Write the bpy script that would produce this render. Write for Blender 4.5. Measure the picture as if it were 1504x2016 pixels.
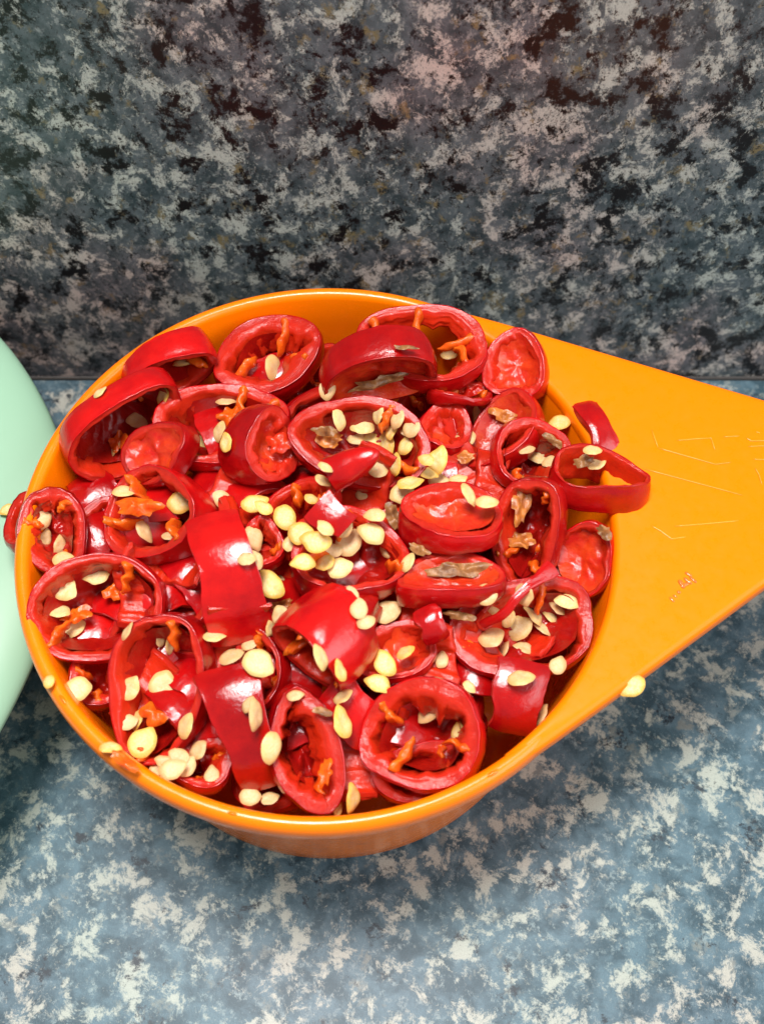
import bpy, math, random
from mathutils import Vector, Matrix, noise
from mathutils.bvhtree import BVHTree

for o in list(bpy.data.objects):
    bpy.data.objects.remove(o)
scene = bpy.context.scene
COL = scene.collection
CM = 0.01                      # everything below is written in centimetres
R = math.radians
PI = math.pi

# ------------------------------------------------------------------ camera
FPX = 2400.0                   # focal length for a 1504 px wide picture
TH = R(60.7307)
CAM = Vector((0.7694, -7.5949, 18.0842))
DIR = Vector((0, math.cos(TH), -math.sin(TH)))
UP = Vector((0, math.sin(TH), math.cos(TH)))
RT = Vector((1, 0, 0))
cd = bpy.data.cameras.new('camera')
cam = bpy.data.objects.new('camera', cd)
COL.objects.link(cam)
cam.location = CAM * CM
cam.rotation_euler = (PI / 2 - TH, 0, 0)
cd.sensor_fit = 'HORIZONTAL'
cd.sensor_width = 36
cd.lens = 36 * FPX / 1504
cd.clip_start = 0.005
cd.clip_end = 20
cd.dof.use_dof = True
cd.dof.focus_distance = 0.166
cd.dof.aperture_fstop = 42
scene.camera = cam

# ------------------------------------------------------------------ light
world = bpy.data.worlds.new('World')
scene.world = world
world.use_nodes = True
bg = world.node_tree.nodes['Background']
bg.inputs['Color'].default_value = (0.90, 0.97, 1.0, 1)
bg.inputs['Strength'].default_value = 0.27


def area(name, loc, target, size, power, color):
    l = bpy.data.lights.new(name, 'AREA')
    l.shape = 'RECTANGLE'
    l.size, l.size_y = size
    l.energy = power
    l.color = color
    o = bpy.data.objects.new(name, l)
    COL.objects.link(o)
    o.location = Vector(loc) * CM
    o.rotation_euler = (Vector(target) - Vector(loc)).to_track_quat('-Z', 'Y').to_euler()
    return o


area('kitchen_lamp', (-3, 2, 52), (0, 0, 3), (0.19, 0.12), 3.8, (1.0, 0.96, 0.94))
area('window_light', (55, -26, 48), (0, 0, 3), (0.6, 0.6), 4.0, (0.93, 0.97, 1.0))  # added soft fill from the front right, brightens the wall
scene.view_settings.view_transform = 'Standard'
scene.view_settings.look = 'None'
scene.view_settings.exposure = 0.1
scene.view_settings.gamma = 1.0
scene.view_settings.use_curve_mapping = False
scene.render.engine = 'CYCLES'


# ------------------------------------------------------------------ materials
def new_mat(name):
    m = bpy.data.materials.new(name)
    m.use_nodes = True
    nt = m.node_tree
    return m, nt, nt.nodes['Principled BSDF']


def nd(nt, typ, **kw):
    n = nt.nodes.new(typ)
    for k, v in kw.items():
        if k in n.inputs:
            n.inputs[k].default_value = v
        else:
            setattr(n, k, v)
    return n


def ramp(nt, stops, interp='LINEAR'):
    r = nt.nodes.new('ShaderNodeValToRGB')
    r.color_ramp.interpolation = interp
    e = r.color_ramp.elements
    while len(e) < len(stops):
        e.new(0.5)
    for el, (p, c) in zip(e, stops):
        el.position = p
        el.color = (c, c, c, 1) if not isinstance(c, tuple) else (*c, 1)
    return r


def mix(nt, fac, a, b, blend='MIX'):
    m = nt.nodes.new('ShaderNodeMix')
    m.data_type = 'RGBA'
    m.blend_type = blend
    L = nt.links
    for sock, v in ((m.inputs[0], fac), (m.inputs[6], a), (m.inputs[7], b)):
        if hasattr(v, 'node'):
            L.new(v, sock)
        elif isinstance(v, tuple):
            sock.default_value = (*v, 1)
        else:
            sock.default_value = v
    return m.outputs[2]


def coords(nt, scale=100.0, rot=(0, 0, 0), stretch=(1, 1, 1)):
    tc = nt.nodes.new('ShaderNodeTexCoord')
    mp = nt.nodes.new('ShaderNodeMapping')
    mp.inputs['Scale'].default_value = tuple(scale * s for s in stretch)
    mp.inputs['Rotation'].default_value = rot
    nt.links.new(tc.outputs['Object'], mp.inputs['Vector'])
    return mp.outputs['Vector']


def nz(nt, vec, scale, detail=6, rough=0.6, dist=0.0):
    n = nd(nt, 'ShaderNodeTexNoise', Scale=scale, Detail=detail, Roughness=rough, Distortion=dist)
    nt.links.new(vec, n.inputs['Vector'])
    return n.outputs['Fac']


def laminate(name, base1, base2, light, light2, dark, ochre, rot, stretch, th_light, th_dark, rough, off, tint1, tint2):
    m, nt, b = new_mat(name)
    L = nt.links
    v = coords(nt, 100, rot, stretch)
    add = nd(nt, 'ShaderNodeVectorMath', operation='ADD')
    L.new(v, add.inputs[0])
    add.inputs[1].default_value = off
    v = add.outputs[0]

    def th(sock, a, c):
        r = ramp(nt, ((a, 0.0), (c, 1.0)))
        L.new(sock, r.inputs['Fac'])
        return r.outputs['Color']
    n_base = nz(nt, v, 1.3, 8, 0.62, 0.3)
    c = mix(nt, th(n_base, 0.40, 0.60), base1, base2)
    n_ho = nz(nt, v, 1.25, 9, 0.66, 0.2)
    c = mix(nt, th(n_ho, 0.58, 0.66), c, ochre)
    n_l2 = nz(nt, v, 3.2, 12, 0.80, 0.1)
    c = mix(nt, th(n_l2, th_light + 0.015, th_light + 0.11), c, light2)
    n_l = nz(nt, v, 1.05, 13, 0.76, 0.25)
    c = mix(nt, th(n_l, th_light, th_light + 0.06), c, light)
    n_d2 = nz(nt, v, 4.2, 12, 0.82, 0.0)
    c = mix(nt, th(n_d2, th_dark + 0.03, th_dark + 0.08), c, dark)
    mp2 = nd(nt, 'ShaderNodeVectorMath', operation='ADD')
    L.new(v, mp2.inputs[0])
    mp2.inputs[1].default_value = (17, 5, 9)
    n_d = nz(nt, mp2.outputs[0], 0.85, 13, 0.78, 0.2)
    c = mix(nt, th(n_d, th_dark, th_dark + 0.05), c, dark)
    n_t = nz(nt, v, 0.16, 2, 0.5)
    c = mix(nt, 1.0, c, mix(nt, th(n_t, 0.40, 0.60), tint1, tint2), 'MULTIPLY')
    n_f = nz(nt, v, 30, 5, 0.75)
    r = ramp(nt, ((0.25, 0.55), (0.75, 1.40)))
    L.new(n_f, r.inputs['Fac'])
    c = mix(nt, 0.8, c, r.outputs['Color'], 'MULTIPLY')
    L.new(c, b.inputs['Base Color'])
    b.inputs['Roughness'].default_value = rough
    b.inputs['Specular IOR Level'].default_value = 0.28
    bp = nd(nt, 'ShaderNodeBump', Strength=0.12, Distance=0.0002)
    L.new(nz(nt, v, 18, 4, 0.6), bp.inputs['Height'])
    L.new(bp.outputs['Normal'], b.inputs['Normal'])
    return m


M = {}
M['counter'] = laminate('worktop_laminate', (0.034, 0.068, 0.088), (0.088, 0.148, 0.182),
                        (0.380, 0.385, 0.335), (0.21, 0.265, 0.275), (0.018, 0.027, 0.036), (0.17, 0.19, 0.18),
                        (0, 0, 0.6), (1.95, 1.95, 1), 0.515, 0.570, 0.42, (3, 1, 0), (0.92, 1.02, 1.02), (1.04, 1.0, 1.0))
M['wall'] = laminate('upstand_laminate', (0.050, 0.062, 0.070), (0.145, 0.148, 0.162),
                     (0.64, 0.55, 0.50), (0.34, 0.31, 0.31), (0.009, 0.007, 0.008), (0.27, 0.18, 0.09),
                     (0, 0.35, 0), (2.5, 1, 1.95), 0.510, 0.520, 0.36, (11, 4, 2.5), (0.82, 1.01, 1.00), (1.10, 0.97, 0.95))

m, nt, b = new_mat('orange_plastic')
b.inputs['Base Color'].default_value = (0.98, 0.202, 0.0005, 1)
b.inputs['Roughness'].default_value = 0.30
b.inputs['Specular IOR Level'].default_value = 0.18
v = coords(nt)
bp = nd(nt, 'ShaderNodeBump', Strength=0.25, Distance=0.0001)
nt.links.new(nz(nt, v, 2.2, 6, 0.6), bp.inputs['Height'])
nt.links.new(bp.outputs['Normal'], b.inputs['Normal'])
r_ = ramp(nt, ((0.35, 0.24), (0.7, 0.42)))
nt.links.new(nz(nt, v, 5, 6, 0.7), r_.inputs['Fac'])
nt.links.new(r_.outputs['Color'], b.inputs['Roughness'])
M['orange'] = m
m = m.copy()
m.name = 'orange_plastic_polished'
for n_ in m.node_tree.nodes:
    if n_.type == 'VALTORGB':
        n_.color_ramp.elements[0].color = (0.18, 0.18, 0.18, 1)
        n_.color_ramp.elements[1].color = (0.34, 0.34, 0.34, 1)
m.node_tree.nodes['Principled BSDF'].inputs['Specular IOR Level'].default_value = 0.45
M['orange_gloss'] = m

m, nt, b = new_mat('mint_plastic')
b.inputs['Base Color'].default_value = (0.31, 0.52, 0.36, 1)
b.inputs['Roughness'].default_value = 0.42
M['mint'] = m


def organic(name, c1, c2, rough, nscale, bump, sss, radius, bscale=30.0, spec=0.5, attr=None, coat=0.0, c3=None, th=(0.35, 0.65), vary=0.12):
    m, nt, b = new_mat(name)
    L = nt.links
    v = coords(nt)
    oi = nt.nodes.new('ShaderNodeObjectInfo')
    ad = nd(nt, 'ShaderNodeVectorMath', operation='ADD')
    L.new(v, ad.inputs[0])
    sc = nd(nt, 'ShaderNodeMath', operation='MULTIPLY')
    sc.inputs[1].default_value = 40
    L.new(oi.outputs['Random'], sc.inputs[0])
    L.new(sc.outputs[0], ad.inputs[1])
    v = ad.outputs[0]
    r = ramp(nt, ((th[0], 0.0), (th[1], 1.0)))
    L.new(nz(nt, v, nscale, 6, 0.65), r.inputs['Fac'])
    c = mix(nt, r.outputs['Color'], c1, c2)
    rv = ramp(nt, ((0.0, 1.0 - vary), (1.0, 1.0 + vary * 0.35)))
    L.new(oi.outputs['Random'], rv.inputs['Fac'])
    c = mix(nt, 1.0, c, rv.outputs['Color'], 'MULTIPLY')
    if attr:
        a = nd(nt, 'ShaderNodeAttribute', attribute_name=attr)
        am = nd(nt, 'ShaderNodeMath', operation='MULTIPLY_ADD')
        L.new(nz(nt, v, 9, 4, 0.6), am.inputs[0])
        am.inputs[1].default_value = 0.8
        sb = nd(nt, 'ShaderNodeMath', operation='SUBTRACT')
        L.new(a.outputs['Fac'], sb.inputs[0])
        sb.inputs[1].default_value = 0.4
        L.new(sb.outputs[0], am.inputs[2])
        am.use_clamp = True
        c = mix(nt, am.outputs[0], c, c3)
    L.new(c, b.inputs['Base Color'])
    b.inputs['Roughness'].default_value = rough
    b.inputs['Specular IOR Level'].default_value = spec
    b.inputs['Coat Weight'].default_value = coat
    b.inputs['Coat Roughness'].default_value = 0.12
    b.inputs['Subsurface Weight'].default_value = sss
    b.inputs['Subsurface Radius'].default_value = radius
    b.inputs['Subsurface Scale'].default_value = 0.002
    bp = nd(nt, 'ShaderNodeBump', Strength=bump, Distance=0.0003)
    L.new(nz(nt, v, bscale, 4, 0.65), bp.inputs['Height'])
    L.new(bp.outputs['Normal'], b.inputs['Normal'])
    return m


M['skin'] = organic('chilli_skin', (0.56, 0.006, 0.005), (0.36, 0.002, 0.004), 0.12, 1.6, 0.20, 0.0, (1, 0.1, 0.05), 20, spec=0.6, vary=0.3)
M['flesh'] = organic('chilli_flesh', (0.57, 0.030, 0.018), (0.46, 0.014, 0.009), 0.22, 5, 0.40, 0.35, (1, 0.18, 0.1), 15, spec=0.32,
                     attr='inner', c3=(0.58, 0.024, 0.005), vary=0.2)
M['deep'] = organic('chilli_deep_flesh', (0.30, 0.004, 0.004), (0.40, 0.010, 0.004), 0.16, 3, 0.4, 0.0, (1, 0.2, 0.1), 16)  # darkened red: shade deep inside the rings is put into the colour
M['core'] = organic('chilli_inner_flesh', (0.54, 0.012, 0.008), (0.68, 0.06, 0.010), 0.16, 3, 0.4, 0.35, (1, 0.2, 0.1), 16)
M['membrane'] = organic('chilli_membrane', (0.86, 0.150, 0.008), (0.76, 0.075, 0.006), 0.25, 5, 0.4, 0.35, (1, 0.4, 0.1), 16)
M['seed_cream'] = organic('seed_cream', (0.86, 0.66, 0.38), (0.80, 0.54, 0.22), 0.28, 6, 0.25, 0.25, (1, 0.6, 0.3), 25, attr='inner', c3=(0.74, 0.44, 0.13))
M['seed_yellow'] = organic('seed_yellow', (0.86, 0.69, 0.37), (0.84, 0.58, 0.18), 0.26, 5, 0.3, 0.25, (1, 0.6, 0.2), 25, attr='inner', c3=(0.82, 0.40, 0.03))
M['seed_pale'] = organic('seed_pale', (0.80, 0.56, 0.32), (0.74, 0.46, 0.20), 0.32, 5, 0.25, 0.3, (1, 0.5, 0.3), 25, attr='inner', c3=(0.70, 0.38, 0.14))
M['brown'] = organic('withered_core', (0.42, 0.19, 0.06), (0.16, 0.07, 0.03), 0.3, 7, 0.5, 0.0, (1, 0.5, 0.2), 20)
M['amber'] = organic('amber_core', (0.66, 0.22, 0.04), (0.36, 0.10, 0.025), 0.2, 8, 0.45, 0.2, (1, 0.5, 0.2), 16)
M['ridge'] = organic('orange_plastic_rubbed', (0.98, 0.33, 0.03), (0.97, 0.27, 0.01), 0.3, 5, 0.1, 0.0, (1, 0.4, 0.2), 10)  # lighter orange: highlights on the embossed strokes, painted into their colour
M['juice_rim'] = organic('rim_juice', (0.95, 0.18, 0.002), (0.90, 0.14, 0.002), 0.06, 5, 0.1, 0.0, (1, 0.4, 0.2), 10)
M['juice'] = organic('chilli_juice', (0.95, 0.20, 0.03), (0.90, 0.15, 0.03), 0.05, 5, 0.2, 0.2, (1, 0.4, 0.2), 10)


# ------------------------------------------------------------------ helpers
def mesh(name, verts, faces, mat, smooth=True, attr=None):
    me = bpy.data.meshes.new(name)
    me.from_pydata([tuple(c * CM for c in v) for v in verts], [], faces)
    me.materials.append(mat)
    if smooth:
        me.polygons.foreach_set('use_smooth', [True] * len(me.polygons))
    if attr is not None:
        a = me.attributes.new('inner', 'FLOAT', 'POINT')
        a.data.foreach_set('value', attr)
    me.update()
    return me


def link(name, data, parent=None):
    o = bpy.data.objects.new(name, data)
    COL.objects.link(o)
    if parent is not None:
        o.parent = parent
    return o


def tag(o, label, cat, group=None):
    o['label'] = label
    o['category'] = cat
    if group:
        o['group'] = group
    return o


def ray(px, py):
    return DIR + RT * ((px - 752) / FPX) + UP * ((1008 - py) / FPX)


def at_z(px, py, z):
    v = ray(px, py)
    return CAM + v * ((z - CAM.z) / v.z)


H = 4.2                        # rim height of the measuring cup


def heap(x, y):
    return H + 0.22 - 0.80 * min((x * x + y * y) / 14.0, 1.2)


def on_heap(px, py):
    z = H
    for _ in range(25):
        p = at_z(px, py, z)
        z += 0.5 * (heap(p.x, p.y) - z)
    return at_z(px, py, z)


def lifted(px, py, lift):
    p = on_heap(px, py)
    v = ray(px, py).normalized()
    return p - v * lift


def pxcm(p):
    return (p - CAM).dot(DIR) / FPX


def imgdir(a):
    return RT * math.cos(R(a)) + UP * math.sin(R(a))


def frame(n, x):
    n = n.normalized()
    x = (x - n * x.dot(n)).normalized()
    y = n.cross(x)
    return Matrix((x, y, n)).transposed()


def lean(phi, tau):
    return -DIR * math.cos(R(tau)) + imgdir(phi) * math.sin(R(tau))


def put(o, p, rot):
    o.matrix_world = Matrix.Translation(p * CM) @ rot.to_4x4()


def nv(x, y, z, s=1.0):
    return noise.noise(Vector((x * s, y * s, z * s)))


def merge(lists):
    V, F = [], []
    for v, f in lists:
        k = len(V)
        V += v
        F += [tuple(i + k for i in q) for q in f]
    return V, F


# ------------------------------------------------------------------ setting
def slab(name, x0, x1, y0, y1, z0, z1, mat, bev):
    import bmesh
    bm = bmesh.new()
    bmesh.ops.create_cube(bm, size=1)
    for v in bm.verts:
        v.co = Vector(((x0 + x1) / 2 + v.co.x * (x1 - x0), (y0 + y1) / 2 + v.co.y * (y1 - y0), (z0 + z1) / 2 + v.co.z * (z1 - z0))) * CM
    bmesh.ops.bevel(bm, geom=bm.edges[:], offset=bev * CM, segments=3, affect='EDGES', profile=0.5)
    me = bpy.data.meshes.new(name)
    bm.to_mesh(me)
    bm.free()
    me.materials.append(mat)
    o = link(name, me)
    o['kind'] = 'structure'
    return o


YW = 5.33
M['seal'] = organic('dark_sealant', (0.035, 0.026, 0.02), (0.02, 0.016, 0.014), 0.5, 4, 0.4, 0.0, (1, 1, 1))
V, F = [], []
for i in range(181):
    x = -45 + 0.5 * i
    rr = 0.055 * (1 + 0.25 * nv(x * 0.7, 0, 3))
    for k in range(7):
        a = PI / 2 + PI / 2 * k / 6
        V.append((x, YW - 0.001 + rr * math.cos(a), rr * math.sin(a)))
for i in range(180):
    for k in range(6):
        F.append((i * 7 + k, i * 7 + k + 1, i * 7 + k + 8, i * 7 + k + 7))
link('wall_seam', mesh('wall_seam', V, F, M['seal']))['kind'] = 'structure'
slab('worktop', -45, 45, -30, YW - 0.03, -3.0, 0.0, M['counter'], 0.04)
slab('wall_upstand', -45, 45, YW, YW + 2.0, -3.0, 34.0, M['wall'], 0.04)

# ------------------------------------------------------------------ measuring cup
cup = tag(link('measuring_cup', None), 'bright orange plastic measuring cup with a teardrop handle, heaped with sliced chillies', 'measuring cup')


def lathe(profile, n=160):
    V, F = [], []
    for i in range(n):
        a = 2 * PI * i / n
        for r, z in profile:
            V.append((r * math.cos(a), r * math.sin(a), z))
    k = len(profile)
    for i in range(n):
        for j in range(k - 1):
            a, b_ = i * k + j, ((i + 1) % n) * k + j
            F.append((a, b_, b_ + 1, a + 1))
    return V, F


prof = [(0.0, 0.03), (2.9, 0.03), (3.12, 0.0), (3.26, 0.03), (3.32, 0.12)]
for i in range(1, 9):
    t = i / 8
    prof.append((3.32 + 0.47 * t, 0.12 + 3.58 * t))
prof += [(3.83, 3.74), (3.93, 3.76), (3.975, 3.80), (3.99, 3.87), (4.0, 4.02), (3.985, 4.11), (3.95, 4.17), (3.90, 4.195), (3.85, 4.19),
         (3.81, 4.16), (3.785, 4.10)]
for i in range(1, 9):
    t = i / 8
    prof.append((3.785 - 0.62 * t, 4.10 - 3.75 * t))
prof += [(3.0, 0.24), (2.7, 0.2), (0.0, 0.2)]
V, F = lathe(prof)
body = link('cup_body', mesh('cup_body', V, F, M['orange_gloss']), cup)

AX = R(7.6)
APEX = 8.43
HALF = math.acos(4.0 / APEX)
RE = 0.95
cen = APEX - RE / (4.0 / APEX)
outl = []
N1 = 26
for s in (1, -1):
    tp = Vector((4.0 * math.cos(AX + s * HALF), 4.0 * math.sin(AX + s * HALF)))
    nrm = Vector((math.cos(AX + s * HALF), math.sin(AX + s * HALF)))
    ce = Vector((cen * math.cos(AX), cen * math.sin(AX)))
    ep = ce + nrm * RE
    side = [(tp + (ep - tp) * (i / N1), nrm) for i in range(N1)]
    if s == 1:
        outl += side
        for i in range(25):
            a = AX + HALF - 2 * HALF * i / 24
            d2 = Vector((math.cos(a), math.sin(a)))
            outl.append((ce + d2 * RE, d2))
    else:
        outl += side[::-1]
NH = len(outl)
V, F = [], []
TOPZ = H + 0.006
for i, (p, nn) in enumerate(outl):
    a = AX + HALF - 2 * HALF * i / (NH - 1)
    ci = Vector((math.cos(a), math.sin(a)))
    ring_in = [(3.765, 4.02), (3.768, 4.10), (3.785, 4.165), (3.815, TOPZ - 0.012), (3.86, TOPZ)]
    sec = [(ci.x * r, ci.y * r, z) for r, z in ring_in]
    em = min(1.0, min(i, NH - 1 - i) / 7.0)
    drop = 0.035 * (1 - em) ** 2
    p = p - nn * (0.03 * (1 - em) ** 2)
    q0 = ci * 3.86
    for t in (0.25, 0.5, 0.75):
        q = q0.lerp(p - nn * 0.10, t)
        sec.append((q.x, q.y, TOPZ))
    for ins, z in ((0.10, TOPZ), (0.05, TOPZ - 0.012), (0.015, TOPZ - 0.045), (0.0, TOPZ - 0.10), (0.0, TOPZ - 0.25), (0.02, TOPZ - 0.32), (0.07, TOPZ - 0.345)):
        q = p - nn * ins
        sec.append((q.x, q.y, z))
    q = ci * 3.84
    sec.append((q.x, q.y, TOPZ - 0.345))
    V += [(x_, y_, z_ - drop) for x_, y_, z_ in sec]
KS = len(sec)
for i in range(NH - 1):
    for j in range(KS - 1):
        a = i * KS + j
        F.append((a, a + 1, a + KS + 1, a + KS))
handle = link('handle', mesh('handle', V, F, M['orange']), cup)


def tube(pts, rad, nseg=6, squash=1.0):
    V, F = [], []
    for i, p in enumerate(pts):
        d = (pts[min(i + 1, len(pts) - 1)] - pts[max(i - 1, 0)]).normalized()
        s = d.cross(Vector((0, 0, 1))).normalized()
        r = rad if 0 < i < len(pts) - 1 else rad * 0.5
        for k in range(nseg):
            a = 2 * PI * k / nseg
            q = p + s * (math.cos(a) * r) + Vector((0, 0, 1)) * (math.sin(a) * r * squash)
            V.append(tuple(q))
    for i in range(len(pts) - 1):
        for k in range(nseg):
            a, b_ = i * nseg + k, i * nseg + (k + 1) % nseg
            F.append((a, b_, b_ + nseg, a + nseg))
    F.append(tuple(range(nseg))[::-1])
    F.append(tuple(range((len(pts) - 1) * nseg, len(pts) * nseg)))
    return V, F


# raised moulding lines of the numerals on the handle
strokes = [[(1283, 846), (1295, 880)], [(1296, 882), (1352, 898), (1408, 914), (1439, 910)], [(1268, 923), (1365, 949), (1462, 975)],
           [(1329, 1036), (1392, 1031), (1454, 1025)], [(1283, 1035), (1303, 1047), (1322, 1061), (1350, 1057)],
           [(1332, 867), (1366, 864), (1400, 862), (1407, 885)], [(1424, 860), (1456, 858)],
           [(1469, 862), (1479, 868), (1510, 867)], [(1473, 879), (1510, 877)], [(1483, 904), (1512, 905)], [(1488, 850), (1496, 852)],
           [(1487, 922), (1494, 934), (1500, 954)]]
for st in strokes:
    pts = []
    for (xa, ya), (xb, yb) in zip(st[:-1], st[1:]):
        for k in range(4):
            pts.append(at_z(xa + (xb - xa) * k / 4, ya + (yb - ya) * k / 4, TOPZ + 0.001))
    pts.append(at_z(*st[-1], TOPZ + 0.001))
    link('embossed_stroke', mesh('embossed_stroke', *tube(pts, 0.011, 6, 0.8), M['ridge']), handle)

# ------------------------------------------------------------------ mint green tub
tub = tag(link('plastic_tub', None), 'pale mint green plastic tub with rounded corners beside the orange cup', 'tub')
tub.location = Vector((-8.4, 0.0, 0)) * CM


def sup(a, b_, n, t):
    c, s = math.cos(t), math.sin(t)
    return a * math.copysign(abs(c) ** (2 / n), c), b_ * math.copysign(abs(s) ** (2 / n), s)


OUTL = [Vector(q) for q in ((-5.75, 5.15), (-3.42, 1.45), (-3.98, -2.0), (-5.6, -5.0), (-8.6, -6.3), (-12.0, -4.8), (-13.0, 0.0), (-11.6, 5.15), (-8.6, 5.17))]
for _ in range(4):                       # corner cutting
    OUTL = [v for i in range(len(OUTL)) for v in (OUTL[i].lerp(OUTL[(i + 1) % len(OUTL)], 0.25), OUTL[i].lerp(OUTL[(i + 1) % len(OUTL)], 0.75))]
OUTL = OUTL[::-1]


def superlathe(prof):
    """profile rows (r, -, z), r = 5.05 being the tub's full outline"""
    V, F = [], []
    n, k = len(OUTL), len(prof)
    for p in OUTL:
        for ra, rb, z in prof:
            V.append(((p.x + 8.4) * ra / 5.05, (p.y - 0.0) * ra / 5.05, z))
    for i in range(n):
        for j in range(k - 1):
            a, b_ = i * k + j, ((i + 1) % n) * k + j
            F.append((a, b_, b_ + 1, a + 1))
    return V, F


pb = [(0, 0, 0.0), (3.4, 3.15, 0.0), (3.6, 3.35, 0.06), (3.7, 3.45, 0.3), (4.55, 4.30, 2.55), (4.3, 4.05, 2.55)]
link('tub_body', mesh('tub_body', *superlathe(pb), M['mint']), tub)
pl = [(4.5, 4.25, 2.50), (4.90, 4.65, 2.52), (5.0, 4.75, 2.60), (5.05, 4.80, 2.72)]
for i in range(1, 13):
    a = PI / 2 * i / 12
    k = 1.3 * (1 - math.cos(a))
    pl.append((5.05 - k, 4.80 - k, 2.72 + 0.42 * math.sin(a)))
pl += [(2.0, 1.9, 3.16), (0, 0, 3.17)]
link('lid', mesh('lid', *superlathe(pl), M['mint']), tub)


# ------------------------------------------------------------------ chilli slices
def loop_pts(rs, a, b_, tear, us):
    p2, p3, p4 = (rs.uniform(0, 6.28) for _ in range(3))
    e2, e3, e4 = rs.uniform(0.01, 0.05), rs.uniform(0.02, 0.065), rs.uniform(0.005, 0.025)
    so = rs.uniform(0, 50)
    pts = []
    for u in us:
        k = 1 + e2 * math.cos(2 * u + p2) + e3 * math.cos(3 * u + p3) + e4 * math.cos(4 * u + p4) + 0.05 * nv(math.cos(u) * 1.6, math.sin(u) * 1.6, so) + 0.02 * nv(math.cos(u) * 5, math.sin(u) * 5, so)
        x, y = a * math.cos(u) * k, b_ * math.sin(u) * k
        if tear:
            x *= 1 - tear * (y / b_) * 0.55
        pts.append(Vector((x, y)))
    return pts


def make_slice(seed, a, b_, t, L, arc=None, tear=0.0, warp=0.05, mat_in='flesh', n=60):
    """cut piece of pod wall: its face lies at z = 0 and it reaches down to -L. returns skin, flesh meshes and a wall() lookup"""
    rs = random.Random(seed)
    closed = arc is None
    if closed:
        us = [2 * PI * i / n for i in range(n)]
    else:
        n = max(24, int(n * arc / 360) + 8)
        us = [R(-arc / 2 + arc * i / (n - 1)) for i in range(n)]
    P = loop_pts(rs, a, b_, tear, us)
    nr = []
    for i in range(n):
        if closed:
            d = P[(i + 1) % n] - P[i - 1]
        else:
            d = P[min(i + 1, n - 1)] - P[max(i - 1, 0)]
        d.normalize()
        nr.append(Vector((-d.y, d.x)))        # inward
    kx, ky = rs.uniform(-0.12, 0.12), rs.uniform(-0.12, 0.12)
    bx, by = rs.uniform(-0.22, 0.22), rs.uniform(-0.22, 0.22)
    pw = rs.uniform(0, 6.28)
    so = rs.uniform(0, 90)
    sk = 0.028
    NO, NF, NI = 8, 6, 8
    skinV, fleshV, att = [], [], []
    for i in range(n):
        u, p, q = us[i], P[i], nr[i]
        cu, su = math.cos(u), math.sin(u)
        tt = t * (1 + 0.55 * nv(cu * 1.7, su * 1.7, so + 7) + 0.28 * nv(cu * 6, su * 6, so))
        if not closed:
            e = min(i, n - 1 - i) / 4
            tt *= min(1, 0.75 + 0.25 * e)
        top = warp * math.cos(2 * u + pw) + kx * p.x + ky * p.y + 0.015 * nv(cu * 5, su * 5, so)
        bot = -L + warp * math.cos(2 * u + pw + 0.5) + bx * p.x + by * p.y + 0.015 * nv(cu * 5, su * 5, so + 3)
        if not closed:
            top += 0.05 * nv(u * 2.2, so, 0)
            bot += 0.07 * nv(u * 2.2, so, 5)
        bot = min(bot, top - 0.12)
        Lu = top - bot

        def pt(rho, z):
            w = p + q * rho
            return (w.x, w.y, z)
        skinV.append(pt(sk, bot + 0.008))
        skinV.append(pt(0.010, bot))
        for j in range(NO + 1):
            f = j / NO
            bul = 0.05 * Lu * (1 - (2 * f - 1) ** 2)
            inn = 0.012 * (2 * f - 1) ** 8
            wob = 0.012 * nv(cu * 3, su * 3 + f * 2, so + 20)
            skinV.append(pt(inn - bul + wob, bot + 0.012 + (Lu - 0.024) * f))
        skinV.append(pt(0.010, top))
        skinV.append(pt(sk, top - 0.008))
        # flesh: top cut, inner wall, bottom cut
        for j in range(NF + 1):
            f = j / NF
            rr = sk + (tt - sk) * f
            z = top - 0.008 - 0.006 * math.sin(PI * min(1, f * 1.2)) - 0.06 * max(0, f - 0.7) * 2 + 0.03 * f * nv(cu * 11 + f * 3, su * 11, so + f * 4)
            fleshV.append(pt(rr, z))
            att.append(0.55 * f)
        for j in range(1, NI):
            f = j / NI
            rr = tt * (1 + (0.8 if closed else 0.0) * f * (1 + 0.6 * nv(cu * 2, su * 2, so + 60))) + 0.06 * t * 3 * math.sin(PI * f) * nv(cu * 5, su * 5 + f * 3, so + 30) + 0.03 * nv(cu * 14, su * 14 + f * 9, so)
            fleshV.append(pt(max(rr, sk + 0.03), top - 0.03 + (bot - top + 0.06) * f))
            att.append(0.85)
        for j in range(NF + 1):
            f = 1 - j / NF
            rr = sk + (tt * (1.8 if closed else 1.0) - sk) * f
            fleshV.append(pt(rr, bot + 0.008 - 0.015 * math.sin(PI * f) + 0.03 * max(0, f - 0.75) * 2))
            att.append(0.55 * f)
    ks, kf = NO + 5, 2 * (NF + 1) + NI - 1

    def strips(k):
        F = []
        for i in range(n if closed else n - 1):
            for j in range(k - 1):
                A, B = i * k + j, ((i + 1) % n) * k + j
                F.append((A, B, B + 1, A + 1))
        return F
    sf, ff = strips(ks), strips(kf)
    if not closed:
        # ragged end caps of flesh between skin and inner wall
        for i, rev in ((0, False), (n - 1, True)):
            base = len(fleshV)
            ring_ = [skinV[i * ks + j] for j in range(ks)] + [fleshV[i * kf + j] for j in range(kf)]
            c = [sum(v[k] for v in ring_) / len(ring_) for k in range(3)]
            d = P[1] - P[0] if i == 0 else P[-2] - P[-1]
            c[0] -= d.x * 0.4
            c[1] -= d.y * 0.4
            fleshV += ring_ + [tuple(c)]
            att += [0.3] * (len(ring_) + 1)
            m_ = len(ring_)
            for j in range(m_):
                tri = (base + j, base + (j + 1) % m_, base + m_)
                ff.append(tri[::-1] if rev else tri)
    skm = mesh('skin', skinV, sf, M['skin'])
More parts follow.
